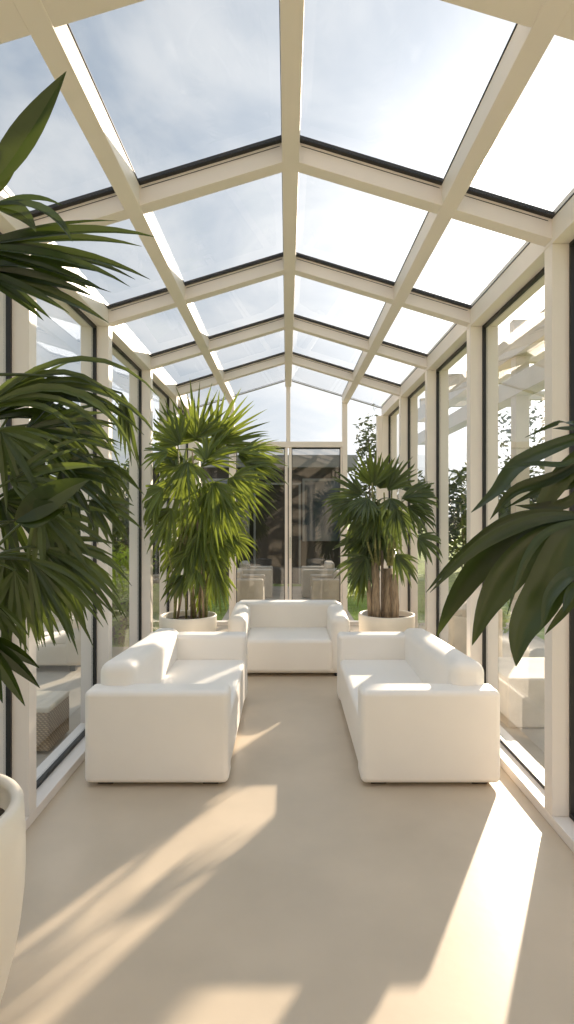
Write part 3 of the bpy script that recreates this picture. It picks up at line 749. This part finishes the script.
# left patio: outdoor sofa and rattan stool
t = thing('outdoor_sofa', 'beige outdoor sofa on the patio outside the left glass', 'sofa', (-2.9, 6.6, GROUND + .03))
z = GROUND + .03
rounded('base', t, -3.65, -2.16, 6.2, 7.0, z + .07, z + .30, .03, 'fabric'); rounded('seat_cushion', t, -3.5, -2.3, 6.21, 6.8, z + .28, z + .43, .04, 'fabric')
rounded('backrest', t, -3.6, -2.2, 6.78, 7.0, z + .28, z + .75, .06, 'fabric'); rounded('armrest', t, -2.34, -2.15, 6.19, 7.0, z + .07, z + .58, .05, 'fabric'); rounded('armrest', t, -3.66, -3.47, 6.19, 7.0, z + .07, z + .58, .05, 'fabric')
for fx in (-3.55, -2.28):
    for fy in (6.3, 6.9):
        f = MB(); f.box(fx - .03, fx + .03, fy - .03, fy + .03, z, z + .08); obj('foot', f, 'black', t)
t = thing('rattan_stool', 'low square woven rattan stool outside the left glass', 'stool', (-1.95, 4.4, GROUND + .03))
rounded('woven_body', t, -2.2, -1.655, 4.1, 4.5, z + .02, z + .30, .02, 'wicker'); rounded('top', t, -2.2, -1.655, 4.1, 4.5, z + .29, z + .33, .015, 'fabric')

# left pale garden building
h = thing('garden_building', 'pale plastered building across the left patio', 'building', (-6.6, 10, GROUND))
m = MB(); m.box(-8.5, -5.2, 8.0, 12.4, GROUND, 2.7); obj('wall', m, 'plaster', h)
m = MB(); m.box(-8.7, -5.0, 7.8, 12.6, 2.7, 2.95); obj('roof', m, 'fascia', h)
m = MB(); m.box(-5.2, -5.15, 9.6, 11.2, .8, 2.1); f = obj('window', m, 'houseglass', h)

# right patio: stone blocks and pergola
t = obj('stone_block', (lambda mm: (mm.box(1.72, 2.35, 4.6, 5.3, GROUND + .03, .30), mm)[1])(MB()), 'stone', None, (0, 0, 0), bevel=.02)
tag(t, 'low beige stone block outside the right glass beside the sofa', 'stone block', 'stone blocks on the right patio')
t = obj('stone_block', (lambda mm: (mm.box(1.75, 2.27, 6.2, 7.0, GROUND + .03, .58), mm)[1])(MB()), 'stone', None, (0, 0, 0), bevel=.02)
tag(t, 'taller beige stone block outside the right glass, farther from the camera', 'stone block', 'stone blocks on the right patio')
t = thing('pergola', 'beige timber pergola standing outside the right glass', 'pergola', (2.6, 6.4, GROUND))
for y in (6.05, 9.6):
    m = MB(); m.box(2.32, 2.46, y - .07, y + .07, GROUND, 3.42); obj('post', m, 'pergola', t, bevel=.006)
for z0, z1 in ((3.18, 3.42), (2.78, 2.98)):
    m = MB(); m.box(2.30, 2.48, 3.4, 10.4, z0, z1); obj('beam', m, 'pergola', t, bevel=.006)
for y in (3.6, 4.8, 6.05, 7.2, 8.4, 9.6, 10.2):
    m = MB(); m.box(2.3, 4.2, y - .05, y + .05, 3.42, 3.56); obj('cross_beam', m, 'pergola', t, bevel=.006)
for y in (6.05, 10.2):
    m = MB(); m.box(3.95, 4.09, y - .07, y + .07, GROUND, 3.42); obj('post', m, 'pergola', t, bevel=.006)

# ------------------------------------------------------------------ light: low sun ahead on the right, bright hazy sky
AZ, EL = R(28.2), R(18.6)
sd = Vector((math.sin(AZ) * math.cos(EL), math.cos(AZ) * math.cos(EL), math.sin(EL)))
L = bpy.data.lights.new('sun', 'SUN'); L.energy = 7.2; L.color = (1.0, 0.84, 0.67); L.angle = R(0.9)
so = bpy.data.objects.new('sun', L); C.objects.link(so); so.location = sd * 30
so.rotation_euler = (-sd).to_track_quat('-Z', 'Y').to_euler()

W = bpy.data.worlds.new('sky'); bpy.context.scene.world = W; W.use_nodes = True
nt = W.node_tree; nt.nodes.clear()
out = nt.nodes.new('ShaderNodeOutputWorld'); bg = nt.nodes.new('ShaderNodeBackground')
tc = nt.nodes.new('ShaderNodeTexCoord')
def math_node(op, a=None, b=None, c=None):
    n = nt.nodes.new('ShaderNodeMath'); n.operation = op
    for i, v in enumerate((a, b, c)):
        if v is None: continue
        if isinstance(v, (int, float)): n.inputs[i].default_value = v
        else: nt.links.new(v, n.inputs[i])
    return n.outputs[0]
def mix_col(f, a, b):
    n = nt.nodes.new('ShaderNodeMix'); n.data_type = 'RGBA'
    for k, v in (('Factor', f), ('A', a), ('B', b)):
        if isinstance(v, tuple): n.inputs[k].default_value = v
        elif isinstance(v, (int, float)): n.inputs[k].default_value = v
        else: nt.links.new(v, n.inputs[k])
    return n.outputs['Result']
sep = nt.nodes.new('ShaderNodeSeparateXYZ'); nt.links.new(tc.outputs['Generated'], sep.inputs[0])
el = math_node('MAXIMUM', sep.outputs['Z'], 0.0)
grad = math_node('POWER', el, 0.6)
base = mix_col(grad, (0.69, 0.74, 0.78, 1), (0.20, 0.295, 0.43, 1))
# high thin cloud, spread over a plane above
zc = math_node('ADD', el, 0.25)
cu = nt.nodes.new('ShaderNodeCombineXYZ')
nt.links.new(math_node('DIVIDE', sep.outputs['X'], zc), cu.inputs[0]); nt.links.new(math_node('DIVIDE', sep.outputs['Y'], zc), cu.inputs[1])
cn = nt.nodes.new('ShaderNodeTexNoise'); cn.inputs['Scale'].default_value = 2.2; cn.inputs['Detail'].default_value = 8; cn.inputs['Roughness'].default_value = 0.55; cn.inputs['Distortion'].default_value = 0.4
nt.links.new(cu.outputs[0], cn.inputs['Vector'])
cr = nt.nodes.new('ShaderNodeMapRange'); cr.inputs['From Min'].default_value = 0.36; cr.inputs['From Max'].default_value = 0.66; cr.interpolation_type = 'SMOOTHSTEP'
nt.links.new(cn.outputs['Fac'], cr.inputs['Value'])
cl = mix_col(math_node('MULTIPLY', cr.outputs[0], 0.8), base, (0.76, 0.78, 0.80, 1))
# glow of haze around the sun
dp = nt.nodes.new('ShaderNodeVectorMath'); dp.operation = 'DOT_PRODUCT'; dp.inputs[1].default_value = sd
nt.links.new(tc.outputs['Generated'], dp.inputs[0])
dd = math_node('MAXIMUM', dp.outputs['Value'], 0.0)
g1 = math_node('MULTIPLY', math_node('POWER', dd, 6.5), 0.72)
g2 = math_node('MULTIPLY', math_node('POWER', dd, 36.0), 2.8)
gl = math_node('ADD', g1, g2)
gcol = nt.nodes.new('ShaderNodeVectorMath'); gcol.operation = 'SCALE'; gcol.inputs[0].default_value = (1.0, 0.95, 0.90); nt.links.new(gl, gcol.inputs['Scale'])
ad = nt.nodes.new('ShaderNodeVectorMath'); ad.operation = 'ADD'; nt.links.new(cl, ad.inputs[0]); nt.links.new(gcol.outputs[0], ad.inputs[1])
# sky overhead, out of view, brightened as added fill light for the interior
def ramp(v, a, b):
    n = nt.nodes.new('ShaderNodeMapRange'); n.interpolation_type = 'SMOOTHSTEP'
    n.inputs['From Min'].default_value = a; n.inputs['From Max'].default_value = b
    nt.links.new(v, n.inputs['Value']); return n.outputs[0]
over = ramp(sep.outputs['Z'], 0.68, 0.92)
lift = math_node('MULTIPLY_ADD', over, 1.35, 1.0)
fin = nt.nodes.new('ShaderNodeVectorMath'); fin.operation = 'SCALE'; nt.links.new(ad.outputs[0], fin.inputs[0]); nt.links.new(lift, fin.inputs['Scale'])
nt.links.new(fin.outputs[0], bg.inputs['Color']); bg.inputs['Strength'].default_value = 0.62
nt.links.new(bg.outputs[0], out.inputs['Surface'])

# ------------------------------------------------------------------ camera
cam = bpy.data.cameras.new('camera'); co = bpy.data.objects.new('camera', cam); C.objects.link(co)
co.location = (0, 0, EYE); co.rotation_euler = (R(90), 0, 0)
cam.sensor_fit = 'HORIZONTAL'; cam.sensor_width = 36.0; cam.lens = 36.0 * F / 574.0
cam.clip_start = 0.02; cam.clip_end = 300
sc = bpy.context.scene
sc.camera = co
sc.view_settings.view_transform = 'Standard'
sc.view_settings.exposure = 0.66
sc.cycles.transparent_max_bounces = 24
sc.cycles.max_bounces = 10
sc.cycles.diffuse_bounces = 6
